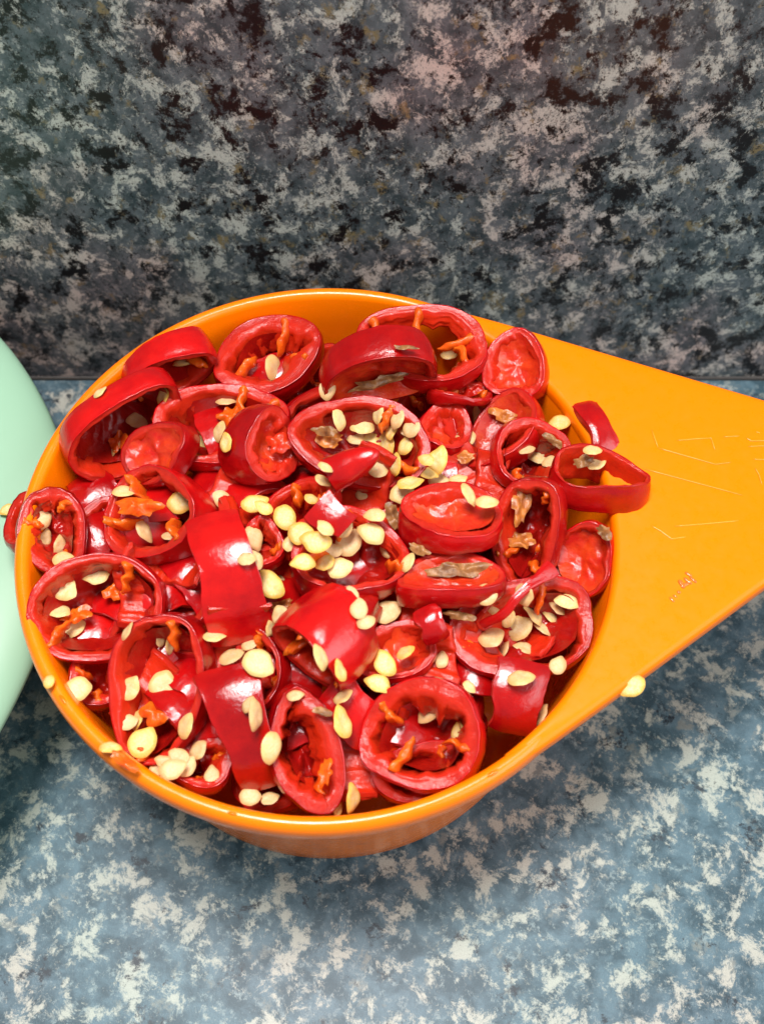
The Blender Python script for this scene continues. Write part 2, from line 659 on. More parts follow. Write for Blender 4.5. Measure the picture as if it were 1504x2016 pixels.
    flm = mesh('flesh', fleshV, ff, M[mat_in], attr=att)

    def wall(u):
        if closed:
            i = int(round(u / (2 * PI) * n)) % n
        else:
            i = n // 2
        return P[i] + nr[i] * t, nr[i]
    return skm, flm, wall, P, nr


def make_core(seed, P, nr, t, depth, amp=0.07, mat='core'):
    """lumpy flesh that closes the inside of a slice cut near its tip or shoulder"""
    rs = random.Random(seed)
    so = rs.uniform(0, 90)
    n = len(P)
    cx = sum(p.x for p in P) / n
    cy = sum(p.y for p in P) / n
    V, F = [], []
    K = 9
    for k in range(K):
        f = 1 - k / K
        for i in range(n):
            w = P[i] + nr[i] * (t * 0.8)
            x, y = cx + (w.x - cx) * f, cy + (w.y - cy) * f
            z = -depth * (1 - f ** 3 * 0.8) + amp * (nv(x * 4, y * 4, so) + 0.5 * nv(x * 11, y * 11, so)) * (1 - f ** 6)
            V.append((x, y, z))
    V.append((cx, cy, -depth + amp * nv(cx * 4, cy * 4, so)))
    for k in range(K - 1):
        for i in range(n):
            a, b_ = k * n + i, k * n + (i + 1) % n
            F.append((a, b_, b_ + n, a + n))
    for i in range(n):
        F.append(((K - 1) * n + i, (K - 1) * n + (i + 1) % n, K * n))
    return mesh('inner_flesh', V, F, M[mat])


def make_strip(seed, p0, p1, width, thick, mat, z=0.0, sag=0.1, name='membrane'):
    """ragged ribbon of membrane from p0 to p1 (2D, in the slice's plane), width along the slice's axis"""
    rs = random.Random(seed)
    so = rs.uniform(0, 90)
    n, m_ = 14, 12
    d = p1 - p0
    s = Vector((-d.y, d.x)).normalized()
    V, F = [], []
    for i in range(n):
        f = i / (n - 1)
        c = p0 + d * f + s * (0.10 * d.length * math.sin(f * 3.0 + so) + 0.05 * nv(f * 4, so, 1))
        end = min(1, (1 - f) * 4 + 0.08)
        w = width * (0.75 + 0.4 * nv(f * 3, so, 4) + 0.25 * (1 - f)) * (end ** 0.5)
        th = thick * (1 + 0.5 * nv(f * 5, so, 9) + 0.5 * (1 - f)) * (end ** 0.5)
        zc = z - sag * f + 0.06 * nv(f * 3, so, 12)
        for k in range(m_):
            a = 2 * PI * k / m_
            rr = 1 + 0.35 * nv(math.cos(a) * 2, math.sin(a) * 2 + f * 6, so + 3)
            V.append((c.x + s.x * math.cos(a) * th * rr, c.y + s.y * math.cos(a) * th * rr, zc + math.sin(a) * w * 0.5 * rr))
    for i in range(n - 1):
        for k in range(m_):
            a, b_ = i * m_ + k, i * m_ + (k + 1) % m_
            F.append((a, b_, b_ + m_, a + m_))
    F.append(tuple(range(m_))[::-1])
    F.append(tuple(range((n - 1) * m_, n * m_)))
    return mesh(name, V, F, M[mat])


def make_crumple(seed, w, h, amp, mat, name, thick=0.035):
    """crumpled lump of dried core: two-sided, uneven outline"""
    rs = random.Random(seed)
    so = rs.uniform(0, 90)
    n, K = 26, 6
    V, F = [], []
    rads = [1 + 0.45 * nv(math.cos(2 * PI * i / n) * 1.8, math.sin(2 * PI * i / n) * 1.8, so) + 0.25 * nv(math.cos(2 * PI * i / n) * 5, math.sin(2 * PI * i / n) * 5, so)
            for i in range(n)]
    for side in (1, -1):
        for k in range(K):
            f = 1 - k / K
            for i in range(n):
                a = 2 * PI * i / n
                x, y = w * f * rads[i] * math.cos(a), h * f * rads[i] * math.sin(a)
                z = amp * (nv(x * 5, y * 5, so) + 0.6 * nv(x * 13, y * 13, so)) + side * thick * (1 - f ** 3)
                V.append((x, y, z))
        V.append((0, 0, amp * nv(0, 0, so) + side * thick))
    half = n * K + 1
    for sgn, o in ((1, 0), (-1, half)):
        for k in range(K - 1):
            for i in range(n):
                q = (o + k * n + i, o + k * n + (i + 1) % n, o + (k + 1) * n + (i + 1) % n, o + (k + 1) * n + i)
                F.append(q if sgn == 1 else q[::-1])
        for i in range(n):
            q = (o + (K - 1) * n + i, o + (K - 1) * n + (i + 1) % n, o + n * K)
            F.append(q if sgn == 1 else q[::-1])
    return mesh(name, V, F, M[mat])


SL = {}
SLICE_CAT = 'chilli slice'
_seed = [100]


def ring(key, label, px, py, a, b_, rot, phi, tau, L, t, lift=0.0, fill=None, mem=(), tear=0.0, warp=0.04, group=None, mat_core='core', seed=None, z=None, floor=1.6):
    """a whole ring. px,py: middle of its visible face; a, b_: half sizes, in photo pixels at that distance"""
    _seed[0] += 1
    seed = seed or _seed[0]
    p = lifted(px, py, lift) if z is None else at_z(px, py, z)
    s = pxcm(p)
    a, b_, L, t = a * s, b_ * s, L * s, t * s * 1.2
    e = tag(link('chilli_slice', None), label, SLICE_CAT, group)
    n = lean(phi, tau)
    put(e, p, frame(n, imgdir(rot)))
    skm, flm, wall, P, nr = make_slice(seed, a, b_, t, L, None, tear, warp)
    link('skin', skm, e)
    link('flesh', flm, e)
    if fill is not None:
        link('inner_flesh', make_core(seed, P, nr, t, fill * L, mat=mat_core), e)
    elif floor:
        link('inner_flesh', make_core(seed, P, nr, t * 1.6, floor * L, 0.24, mat='deep'), e)  # dark floor added under open rings, stands in for shade in the hollow
    if not mem and fill is None and floor:
        q = random.Random(seed + 5)
        a0 = q.uniform(0, 360)
        mem = tuple((a0 + 120 * j + q.uniform(-30, 30), q.uniform(0.35, 0.75), q.uniform(0.6, 0.9)) for j in range(3))
    for k, (ang, ln, wd) in enumerate(mem):
        p0, nn = wall(R(ang % 360))
        p0 = p0 - nn * t * 0.4
        p1 = p0 + nn * (ln * min(a, b_))
        link('membrane', make_strip(seed * 7 + k, p0, p1, wd * L, 0.045, 'membrane', z=-0.30 * L), e)
    SL[key] = (e, p, n, L)
    return e


def band(key, label, px, py, alpha, Rr, L, arc, t, lift=0.0, tip=0.0, spin=0.0, group=None, seed=None, up=False):
    """a strip of pod wall with its shiny outside up. alpha: picture direction of the pod's axis; tip leans the axis to the viewer"""
    _seed[0] += 1
    seed = seed or _seed[0]
    p = lifted(px, py, lift)
    s = pxcm(p)
    Rr, L, t = Rr * s, L * s, t * s * 1.5
    e = tag(link('chilli_slice', None), label, SLICE_CAT, group)
    ax = imgdir(alpha) * math.cos(R(tip)) - DIR * math.sin(R(tip))
    out = -DIR
    if up:
        out = Vector((-0.25, 0, 1))
        ax.z = -0.1
        ax.normalize()
    out = (out - ax * out.dot(ax)).normalized()
    if spin:
        out = Matrix.Rotation(R(spin), 3, ax) @ out
    rot = frame(ax, out)
    put(e, p - out * Rr + ax * (L / 2), rot)
    skm, flm, wall, P, nr = make_slice(seed, Rr, Rr * 0.95, t, L, arc, 0.0, 0.03)
    link('skin', skm, e)
    link('flesh', flm, e)
    SL[key] = (e, p, out, Rr)
    return e


# --- back row
ring('A', 'egg-shaped red chilli ring with one seed standing in it by the cup\'s bare back wall', 525, 695, 114, 86, 22, 110, 22, 62, 24, 0.30,
     mem=((60, 0.75, 0.8), (200, 0.9, 0.7), (320, 0.5, 0.6)), tear=-0.1)
ring('B', 'wide red chilli ring with ragged orange membranes leaning on the back rim near the handle', 832, 672, 130, 92, -8, 100, 20, 46, 18, 1.0, floor=None,
     mem=((30, 0.9, 0.6), (100, 0.8, 0.9), (150, 0.7, 0.7), (330, 0.8, 0.6)))
ring('D', 'small triangular red chilli end piece with filled fleshy inside against the cup wall', 1012, 714, 60, 76, 0, 170, 18, 60, 14, 1.15, fill=0.45, tear=0.45)
ring('E', 'thin narrow red chilli sliver below the wide ring at the back', 905, 765, 64, 44, 8, 90, 55, 20, 12, 0.35)
ring('F', 'red chilli ring with orange inside half hidden behind the ring with amber core', 878, 836, 52, 60, 0, 90, 28, 55, 16, 0.02, fill=0.7)
ring('G', 'red chilli ring with amber withered core and a dark hole', 982, 842, 68, 92, -28, 140, 36, 60, 14, 0.22, fill=0.5)
ring('L', 'glossy red chilli slice lying skin up along the left part of the back wall', 345, 738, 92, 60, 25, -62, 58, 62, 13, 0.50)
ring('K', 'wide arched red chilli ring with orange membrane below the egg-shaped ring', 432, 828, 130, 94, 8, 95, 22, 55, 17, 0.20,
     mem=((20, 0.9, 0.9), (60, 0.7, 0.8)))
ring('C', 'long curved red chilli slice with streak of light and brown withered inside', 755, 752, 118, 84, 12, -78, 60, 62, 13, 0.62, fill=0.5)
# --- centre
ring('H', 'large twisted red chilli ring full of seeds in the middle of the heap', 712, 866, 140, 96, -12, 95, 18, 62, 17, 0.32,
     mem=((70, 0.55, 0.7), (330, 0.6, 0.6)))
ring('J', 'stubby red chilli piece turned sideways with a square lump of flesh inside', 540, 876, 70, 76, 0, 2, 42, 96, 22, 0.40, fill=0.35)
ring('M', 'large red chilli ring on its side with long streak of light near the left rim', 258, 858, 136, 92, 33, -55, 52, 76, 14, 0.36,
     mem=((250, 0.7, 0.7), (300, 0.6, 0.7)))
ring('N', 'small fleshy red chilli ring with filled inside lying on a larger ring', 300, 890, 80, 62, 18, 165, 24, 52, 14, 0.50, fill=0.35)
ring('O', 'deep red chilli ring with an orange chunk and round seed inside', 290, 1008, 106, 98, 0, 150, 24, 100, 17, 0.28)
ring('AQ', 'dark red chilli ring tucked against the left inner wall under deeper ring', 205, 1050, 70, 76, 0, 60, 30, 50, 15, -0.25)
ring('P', 'translucent red chilli ring with three seeds pressed against the left inner wall', 104, 1046, 66, 92, 14, 30, 10, 40, 17, 0.55)
ring('AM', 'red chilli ring partly buried below the large seed-filled ring', 588, 985, 80, 58, 35, 110, 40, 60, 14, 0.05)
ring('AK', 'small red chilli ring holding a beige seed beside the broad glossy band', 512, 1068, 48, 54, 0, 90, 22, 45, 12, 0.15)
ring('AJ', 'curved red chilli ring cradling a cluster of yellow seeds', 690, 1082, 112, 96, -8, 92, 30, 66, 14, 0.22)
# --- right side
ring('AD', 'red chilli ring with pale seeds and a brown scrap in front of the handle', 1050, 892, 82, 70, 22, 40, 22, 60, 14, 0.45, mem=((230, 0.5, 0.6),))
ring('AF', 'tall red chilli ring with a greyish amber core left of the handle', 1034, 1048, 68, 122, -12, 190, 24, 56, 16, 0.30)
ring('AB', 'wet red chilli end piece beside the inner wall below the handle', 1146, 1100, 66, 70, 0, 170, 22, 48, 11, 0.28, fill=0.5)
ring('AC', 'thin red chilli loop resting over the rim onto the orange handle', 1182, 922, 98, 58, -6, 84, 46, 80, 8, 1.30, warp=0.05, floor=None)
ring('AG', 'red chilli cap with orange flesh on top lying on the heap', 893, 1004, 98, 74, -5, 90, 46, 74, 18, 0.66, fill=0.25)
ring('AH', 'red chilli ring with dark brown withered inside below the fleshy cap', 888, 1128, 106, 62, 0, 90, 46, 56, 14, 0.42, fill=0.5)
ring('Z', 'wide red chilli ring with a row of pale seeds near the front of the handle', 1032, 1234, 156, 96, 12, 100, 16, 56, 21, 0.10,
     mem=((70, 0.6, 0.9), (200, 0.4, 0.7)))
ring('AN', 'dark red chilli ring deep behind the big yellow seed', 775, 1278, 90, 62, 20, 90, 28, 55, 14, -0.05, fill=0.8)
# --- front
ring('R', 'round red chilli ring with orange membranes and four seeds by the left rim', 186, 1196, 132, 110, 8, 100, 8, 78, 15, 0.36,
     mem=((215, 0.55, 0.8), (45, 0.55, 0.8)))
ring('S', 'tall oval red chilli ring with a big round seed by the front left rim', 305, 1350, 104, 146, -6, 150, 12, 80, 15, 0.22, tear=0.22,
     mem=((70, 0.6, 0.7), (265, 0.5, 0.7)))
ring('U', 'red chilli slice lying skin up with two yellow seeds on its edge', 606, 1298, 96, 78, -48, 222, 58, 128, 14, 0.32)
ring('AO', 'dark red chilli ring with a notched white seed under the broad band', 505, 1312, 50, 80, 10, 150, 20, 55, 12, -0.02)
ring('W', 'narrow oval thick-walled red chilli ring at the front rim', 606, 1484, 74, 122, 12, 20, 12, 72, 25, 0.22, mem=((280, 0.7, 0.7),))
ring('X', 'big round thick-walled red chilli ring with orange flaps at the front rim', 826, 1446, 130, 106, 5, 130, 20, 84, 26, 0.30,
     mem=((130, 0.45, 0.9), (235, 0.75, 0.7), (330, 0.6, 0.7)))
ring('AS', 'dark red chilli piece low between the round ring and the front left rim', 196, 1332, 66, 58, 30, 60, 30, 46, 16, -0.12)
ring('AT', 'dark red chilli piece low behind the rim beside the piled pale seeds', 400, 1500, 64, 52, 10, 80, 30, 46, 16, -0.10)
ring('AR', 'dark red chilli ring low behind the front rim under the big round ring', 842, 1520, 112, 60, 8, 90, 20, 40, 18, -0.12)
# --- strips with the skin up
band('T', 'broad glossy red chilli band with a large white highlight', 434, 1140, 15, 160, 142, 116, 14, 0.66, spin=-2, tip=2)
band('V', 'dark glossy red chilli band running down to the front rim', 470, 1450, 12, 160, 118, 106, 14, 0.42)
band('Y', 'red chilli strip with a pale seed on its top edge near the handle', 1016, 1372, -12, 100, 112, 92, 14, 0.15)
band('AA', 'narrow red chilli strip lying diagonally over the row of pale seeds', 1022, 1182, 130, 150, 46, 84, 11, 0.55)
band('AE', 'purplish red chilli strip hanging over the rim where the handle begins', 1164, 826, 24, 125, 66, 92, 12, 1.05, up=True)
band('AI', 'small flat bright red chilli shard beside yellow seeds', 655, 1010, 48, 150, 88, 34, 11, 0.62)
band('AL', 'tiny folded red chilli scrap between the cap and the front rings', 846, 1232, 24, 60, 52, 84, 12, 0.42)
band('AP', 'red chilli strip wedged between the narrow oval ring and the big round ring', 700, 1398, 50, 100, 86, 84, 13, 0.06)

# tip of a pod
_tp = lifted(700, 912, 0.62)
_s = pxcm(_tp)
tipo = tag(link('chilli_tip', None), 'dark red pointed chilli tip lying in the large seed-filled ring', 'chilli tip')
put(tipo, _tp, frame(lean(25, 78), -DIR))
V, F = [], []
NT, NR_ = 14, 22
for i in range(NT):
    f = i / (NT - 1)
    r = 36 * _s * math.sqrt(max(1 - f ** 1.7, 0.0)) * (1 + 0.06 * nv(f * 4, 1, 2)) + 0.004
    for k in range(NR_):
        a = 2 * PI * k / NR_
        rr = r * (1 + 0.08 * nv(math.cos(a) * 2, math.sin(a) * 2, f * 3))
        V.append((rr * math.cos(a) * 0.8 + 0.06 * f * f, rr * math.sin(a), (f - 0.5) * 112 * _s))
for i in range(NT - 1):
    for k in range(NR_):
        a, b_ = i * NR_ + k, i * NR_ + (k + 1) % NR_
        F.append((a, b_, b_ + NR_, a + NR_))
F.append(tuple(range((NT - 1) * NR_, NT * NR_)))
link('skin', mesh('tip_skin', V, F, M['skin']), tipo)
V2 = [(0.0, 0.0, -0.5 * 112 * _s + 0.02)] + V[:NR_]
F2 = [(0, 1 + (k + 1) % NR_, 1 + k) for k in range(NR_)]
link('flesh', mesh('tip_flesh', V2, F2, M['flesh']), tipo)

# slice caught outside the cup, on the tub's lid
ring('Q', 'red chilli ring caught outside between the cup and the green tub', 44, 1020, 44, 66, 0, 110, 45, 50, 13, z=3.75, floor=None)

# --- buried slices that show through the gaps
rs = random.Random(7)
srcs = [SL[k][0] for k in ('R', 'O', 'K', 'Z', 'X', 'H', 'AD', 'W', 'J', 'U', 'AO', 'N')]
small = [SL[k][0] for k in ('AD', 'J', 'AO', 'N', 'AK', 'D', 'AM')]
grid = []
FILL = []
for lay, (sp, rmax, z0, z1) in enumerate(((0.74, 3.12, 0.50, 0.80), (0.95, 2.8, 1.15, 1.5))):
    for gy in range(-5, 6):
        for gx in range(-5, 6):
            x, y = gx * sp + rs.uniform(-0.2, 0.2), gy * sp + rs.uniform(-0.2, 0.2)
            if math.hypot(x, y) < rmax:
                grid.append((x, y, z0, z1))
for i, (x, y, z0, z1) in enumerate(grid):
    src = srcs[i % len(srcs)] if math.hypot(x, y) < 2.2 else small[i % len(small)]
    e = src.copy()
    COL.objects.link(e)
    for ch in src.children:
        c = ch.copy()
        COL.objects.link(c)
        c.parent = e
    tag(e, 'red chilli slice buried deep in the cup, glimpsed through gaps between upper slices', SLICE_CAT, 'chilli slices buried under the heap')
    nn = Vector((rs.uniform(-0.6, 0.6), rs.uniform(-0.6, 0.3), 1)).normalized()
    FILL.append(e)
    put(e, Vector((x, y, heap(x, y) - rs.uniform(z0, z1))), frame(nn, Vector((math.cos(i * 2.4), math.sin(i * 2.4), 0))))

# --- broken shards that pack the gaps between the rings
SHARD = []
for k in range(9):
    q = random.Random(300 + k)
    skm, flm, *_ = make_slice(300 + k, q.uniform(0.45, 0.8), q.uniform(0.4, 0.75), q.uniform(0.10, 0.15), q.uniform(0.35, 0.7), q.uniform(70, 170), 0.0, 0.04)
    SHARD.append((skm, flm))
bpy.context.view_layer.update()


def tree_of():
    vs, fs = [], []
    for o in COL.objects:
        if o.type != 'MESH' or o.get('kind') == 'structure':
            continue
        k = len(vs)
        mw = o.matrix_world
        vs += [mw @ v.co for v in o.data.vertices]
        fs += [tuple(i + k for i in p.vertices) for p in o.data.polygons]
    return BVHTree.FromPolygons(vs, fs)


_t = tree_of()
rs = random.Random(77)
done = []
for py in range(640, 1610, 27):
    for px in range(80, 1210, 27):
        hp = on_heap(px, py)
        if math.hypot(hp.x, hp.y) > 3.3:
            continue
        deep = 0
        for dx, dy in ((0, 0), (14, 0), (-14, 0), (0, 14), (0, -14)):
            loc, nrm, idx, dist = _t.ray_cast(CAM * CM, ray(px + dx, py + dy).normalized())
            if loc is not None and heap(loc.x / CM, loc.y / CM) - loc.z / CM > 0.34:
                deep += 1
        if deep >= 4 and all((hp - d).length > 0.36 for d in done):
            done.append(hp)
            skm, flm = SHARD[len(done) % 9]
            e = tag(link('chilli_slice', None), 'shard', SLICE_CAT, 'broken chilli shards packed between the rings')
            link('skin', skm, e)
            link('flesh', flm, e)
            a = rs.uniform(0, 2 * PI)
            ax = Vector((math.cos(a), math.sin(a), rs.uniform(-0.3, 0.3))).normalized()
            out = Vector((rs.uniform(-0.5, 0.5), rs.uniform(-0.7, 0.3), 1)) * (1 if rs.random() < 0.6 else -1)
            out = (out - ax * out.dot(ax)).normalized()
            p = hp + ray(px, py).normalized() * rs.uniform(0.30, 0.45)
            put(e, p - out * 0.5 + ax * 0.25, frame(ax, out))
            FILL.append(e)

# ------------------------------------------------------------------ loose seeds and scraps
bpy.context.view_layer.update()


def bvh_all():
    vs, fs = [], []
    for o in COL.objects:
        if o.type != 'MESH' or o.get('kind') == 'structure':
            continue
        k = len(vs)
        mw = o.matrix_world
        vs += [mw @ v.co for v in o.data.vertices]
        fs += [tuple(i + k for i in p.vertices) for p in o.data.polygons]
    return BVHTree.FromPolygons(vs, fs)


BVH = bvh_all()


def hit(px, py):
    v = ray(px, py).normalized()
    loc, nrm, idx, dist = BVH.ray_cast(CAM * CM, v)
    if loc is None:
        return on_heap(px, py), Vector((0, 0, 1))
    if nrm.dot(v) > 0:
        nrm = -nrm
    return loc / CM, nrm


def seed_mesh(k):
    rs = random.Random(900 + k)
    n, K = 28, 6
    beak, skew = rs.uniform(0.08, 0.26), rs.uniform(-0.15, 0.15)
    el = rs.uniform(0.66, 0.90)
    bend = rs.uniform(-0.16, 0.18)
    so = rs.uniform(0, 60)
    V, F = [], []
    for side in (1, -1):
        for j in range(K):
            f = 1 - j / K
            for i in range(n):
                a = 2 * PI * i / n
                aa = (a + PI) % (2 * PI) - PI
                rad = 1 + beak * math.exp(-(aa / 0.30) ** 2) - 0.06 * math.exp(-((aa - 0.75) / 0.35) ** 2) + 0.10 * nv(math.cos(a) * 1.6, math.sin(a) * 1.6, so)
                x, y = f * rad * math.cos(a), f * rad * math.sin(a) * el + skew * f * f * math.cos(a) ** 2
                th = 0.165 * (1 - f ** 3) ** 0.5 * (1 - 0.25 * math.exp(-(f / 0.55) ** 2)) + 0.02 * nv(x * 3, y * 3, so + side)
                if j == 0:
                    th = 0.0
                V.append((x, y, side * th + bend * (x * x - 0.3) + 0.09 * nv(x * 1.5, y * 1.5, so + 9)))
        V.append((0, 0, side * 0.13 - bend * 0.3))
    half = n * K + 1
    att = ([max(0.0, (1 - j / K) - 0.25) * 1.1 for j in range(K) for i in range(n)] + [0.0]) * 2
    for sgn, o in ((1, 0), (-1, half)):
        for j in range(K - 1):
            for i in range(n):
                q = (o + j * n + i, o + j * n + (i + 1) % n, o + (j + 1) * n + (i + 1) % n, o + (j + 1) * n + i)
                F.append(q if sgn == 1 else q[::-1])
        for i in range(n):
            q = (o + (K - 1) * n + i, o + (K - 1) * n + (i + 1) % n, o + n * K)
            F.append(q if sgn == 1 else q[::-1])
    return V, F, att


SEEDS = {}
for c in ('cream', 'yellow', 'pale'):
    SEEDS[c] = []
    for k in range(10):
        V, F, att = seed_mesh(k)
        SEEDS[c].append(mesh('seed', V, F, M['seed_' + c], attr=att))
_k = [0]
NEAR = {
    'A': 'the egg-shaped ring', 'B': 'the wide ring at the back rim', 'D': 'the triangular end piece', 'E': 'the thin sliver', 'F': 'the half hidden ring',
    'G': 'the ring with amber core', 'L': 'the slice along the left back wall', 'K': 'the wide arched ring', 'C': 'the long curved slice',
    'H': 'the large twisted ring', 'J': 'the stubby sideways piece', 'M': 'the ring with the long streak of light', 'N': 'the small fleshy ring',
    'O': 'the deep ring with orange chunk', 'AQ': 'the dark ring at the left wall', 'P': 'the translucent ring at the left wall',
    'AM': 'the partly buried ring', 'AK': 'the small ring with beige seed', 'AJ': 'the ring cradling yellow seeds', 'AD': 'the ring in front of the handle',
    'AF': 'the tall ring left of the handle', 'AB': 'the wet end piece', 'AC': 'the thin loop on the handle', 'AG': 'the cap with orange flesh',
    'AH': 'the ring with brown inside', 'Z': 'the wide ring with pale seeds', 'AN': 'the ring behind the big yellow seed', 'R': 'the round ring by the left rim',
    'S': 'the tall oval ring', 'U': 'the skin-up slice with two seeds', 'AO': 'the ring with the notched seed', 'W': 'the narrow oval ring',
    'X': 'the big round ring', 'AR': 'the low ring at the front rim', 'T': 'the broad glossy band', 'V': 'the dark glossy band',
    'Y': 'the strip with a pale seed', 'AA': 'the diagonal strip', 'AE': 'the strip over the rim', 'AI': 'the bright shard', 'AL': 'the tiny folded scrap',
    'AP': 'the wedged strip', 'AS': 'the dark piece at the front left rim', 'AT': 'the dark piece by the piled seeds'}
HOSTS = {
    'A': 'inside the egg-shaped ring', 'B': 'inside the wide ring at the back rim', 'H': 'inside the large twisted ring in the middle',
    'K': 'inside the wide arched ring', 'M': 'inside the ring with the long streak of light', 'O': 'inside the deep ring with orange chunk',
    'P': 'in the ring against the left inner wall', 'R': 'inside the round ring by the left rim', 'S': 'inside the tall oval ring at the front left',
    'Z': 'inside the wide ring below the diagonal strip', 'AD': 'inside the ring in front of the handle', 'AC': 'inside the thin loop over the handle',
    'G': 'in the ring with amber core', 'X': 'in the big round ring at the front rim', 'J': 'beside the stubby sideways piece',
    'AJ': 'in the cluster cradled by the curved ring', 'AK': 'in the small ring beside the broad band', 'AO': 'below the broad glossy band',
    'T': 'stuck on the broad glossy band', 'U': 'on the skin-up slice in the middle of the front', 'W': 'around the narrow oval ring at the front rim',
    'AN': 'in the dark gap behind the big round ring', 'AG': 'beside the red cap with orange flesh', 'FL': 'piled low behind the front left rim',
    'Y': 'around the strip below the wide seed-filled ring', 'L': 'on the slices along the left back rim', 'AH': 'beside the ring with dark brown inside',
    'AE': 'beside the strip where the handle begins', 'HD': 'stuck to the front edge of the orange handle', 'Q': 'caught between the cup and the green tub',
    'V': 'beside the dark band running to the front rim', 'gap': 'deep in a gap between the slices'}
CN = {'cream': 'cream', 'yellow': 'yellow', 'pale': 'pale beige'}


def seed(host, px, py, size, rot, col='cream', phi=90, tau=15, lift=0.10, depth=0.65, flat=False, label=None, squash=1.0, z=None):
    """one loose seed. size: its length in photo pixels; rot: where its point shows; phi/tau: how it leans away from facing the viewer"""
    _k[0] += 1
    p, nrm = hit(px, py)
    if host in SL and depth is not None:
        e, c, n, L = SL[host]
        v = ray(px, py)
        dn = v.dot(n)
        if abs(dn) > 0.05:
            q = CAM + v * (((c - n * (L * depth)) - CAM).dot(n) / dn)
            if (q - CAM).length < (p - CAM).length and e.children[0].name.startswith('skin') and host not in ('T', 'V', 'Y', 'AA', 'AE', 'AI', 'AL', 'AP'):
                p = q
    if host in ('FL', 'W', 'V', 'AN', 'AO', 'U', 'AJ', 'AG', 'AH', 'Y', 'L', 'T'):
        q = lifted(px, py, -0.22)
        if (q - CAM).length < (p - CAM).length:
            p = q
    p = p - ray(px, py).normalized() * lift if z is None else at_z(px, py, z)
    s = pxcm(p) * size * 0.45
    n = nrm if flat else lean(phi, tau)
    shape = 'standing on edge' if (tau > 50 and not flat) else 'lying flat'
    o = link('chilli_seed', SEEDS[col][_k[0] % 10])
    put(o, p, frame(n, imgdir(rot)))
    o.scale = (s * 0.92, s * squash, s)
    lab = label or '%s chilli seed %s %s' % (CN[col], shape, HOSTS[host])
    tag(o, lab, 'chilli seed', None if label else '%s %s seeds %s' % (CN[col], shape, HOSTS[host]))
    return o


seed('A', 538, 724, 62, -80, 'cream', 0, 50, 0.05)
seed('B', 884, 698, 40, 20, 'cream', 90, 40)
seed('L', 362, 712, 58, 15, 'cream', 100, 62, 0.1)
seed('L', 196, 773, 36, 40, 'cream', 130, 50, 0.06)
seed('L', 321, 779, 50, 70, 'yellow', 160, 45, 0.12)
seed('M', 272, 825, 54, 170, 'pale', 90, 30, 0.05)
seed('M', 228, 880, 46, 60, 'cream', 150, 50, 0.05)
seed('K', 443, 790, 46, 0, 'pale', 90, 55, 0.06)
seed('K', 432, 850, 50, 70, 'cream', 170, 45, 0.08)
seed('K', 444, 872, 46, 110, 'yellow', 170, 40, 0.1)
seed('K', 396, 872, 60, -30, 'yellow', 60, 40, 0.06)
seed('O', 357, 988, 70, 30, 'yellow', 90, 12, 0.12, 0.15)
seed('O', 242, 967, 56, 0, 'cream', 90, 55, 0.1, 0.3)
seed('O', 283, 1045, 56, -60, 'pale', 30, 55, 0.08, 0.4)
seed('O', 332, 1055, 36, 0, 'pale', 90, 55, 0.08)
seed('P', 82, 1020, 52, 120, 'pale', 20, 40, 0.05, 0.5)
seed('P', 90, 1060, 44, 80, 'pale', 0, 55, 0.05, 0.5)
seed('P', 118, 1075, 48, 70, 'pale', 0, 50, 0.05, 0.5)
seed('P', 124, 1100, 50, 10, 'cream', 90, 45, 0.12, 0.3)
seed('R', 126, 1158, 66, -30, 'cream', 120, 20, 0.05, 0.45)
seed('R', 190, 1132, 62, 200, 'cream', 90, 35, 0.05, 0.4)
seed('R', 116, 1204, 56, 180, 'cream', 90, 55, 0.05, 0.4)
seed('R', 139, 1236, 66, 20, 'cream', 100, 30, 0.06, 0.35)
seed('R', 250, 1245, 46, 60, 'pale', 150, 60, 0.05, 0.7)
seed('S', 255, 1356, 60, 60, 'cream', 150, 25, 0.05, 0.35)
seed('S', 320, 1350, 70, -80, 'cream', 90, 10, 0.05, 0.2)
seed('S', 334, 1270, 48, 80, 'cream', 0, 65, 0.05, 0.3)
seed('S', 268, 1420, 62, 60, 'yellow', 150, 50, 0.05, 0.4)
seed('S', 365, 1430, 62, 65, 'cream', 160, 50, 0.08, 0.3)
seed('S', 250, 1422, 46, 20, 'pale', 90, 30, 0.02, 0.6)
seed('S', 316, 1262, 30, 80, 'pale', 0, 50, 0.02, 0.6)
seed('FL', 150, 1358, 74, 210, 'cream', 100, 15, 0.22, label='large round cream chilli seed lying against the inner wall at the left rim')
seed('FL', 96, 1342, 38, 120, 'yellow', 120, 40, 0.1)
seed('FL', 338, 1516, 64, 20, 'pale', 100, 25, 0.2)
seed('FL', 366, 1510, 52, 60, 'pale', 90, 20, 0.25)
seed('FL', 390, 1478, 50, 40, 'pale', 140, 40, 0.2)
seed('FL', 322, 1500, 44, 160, 'pale', 90, 45, 0.2)
seed('FL', 418, 1530, 50, 90, 'pale', 90, 20, 0.1)
seed('FL', 492, 1568, 50, 0, 'pale', 90, 30, 0.2)
seed('FL', 530, 1572, 42, 30, 'pale', 90, 50, 0.1)
seed('FL', 280, 1462, 74, 60, 'yellow', 70, 20, 0.28, label='large crumpled bright yellow chilli seed over the front left rim')
seed('FL', 215, 1472, 52, -12, 'yellow', 90, 62, 0.12)
seed('V', 534, 1472, 78, -95, 'cream', 0, 45, 0.2, label='long cream chilli seed with yellow tip beside the dark glossy band')
seed('V', 503, 1410, 74, 100, 'pale', 0, 64, 0.15)
seed('T', 420, 1253, 54, 0, 'cream', 90, 64, 0.06)
seed('T', 533, 1238, 38, 85, 'cream', 0, 50, 0.06)
seed('T', 532, 1153, 76, 130, 'yellow', 100, 12, 0.35, label='largest round pale yellow chilli seed beside the broad glossy band')
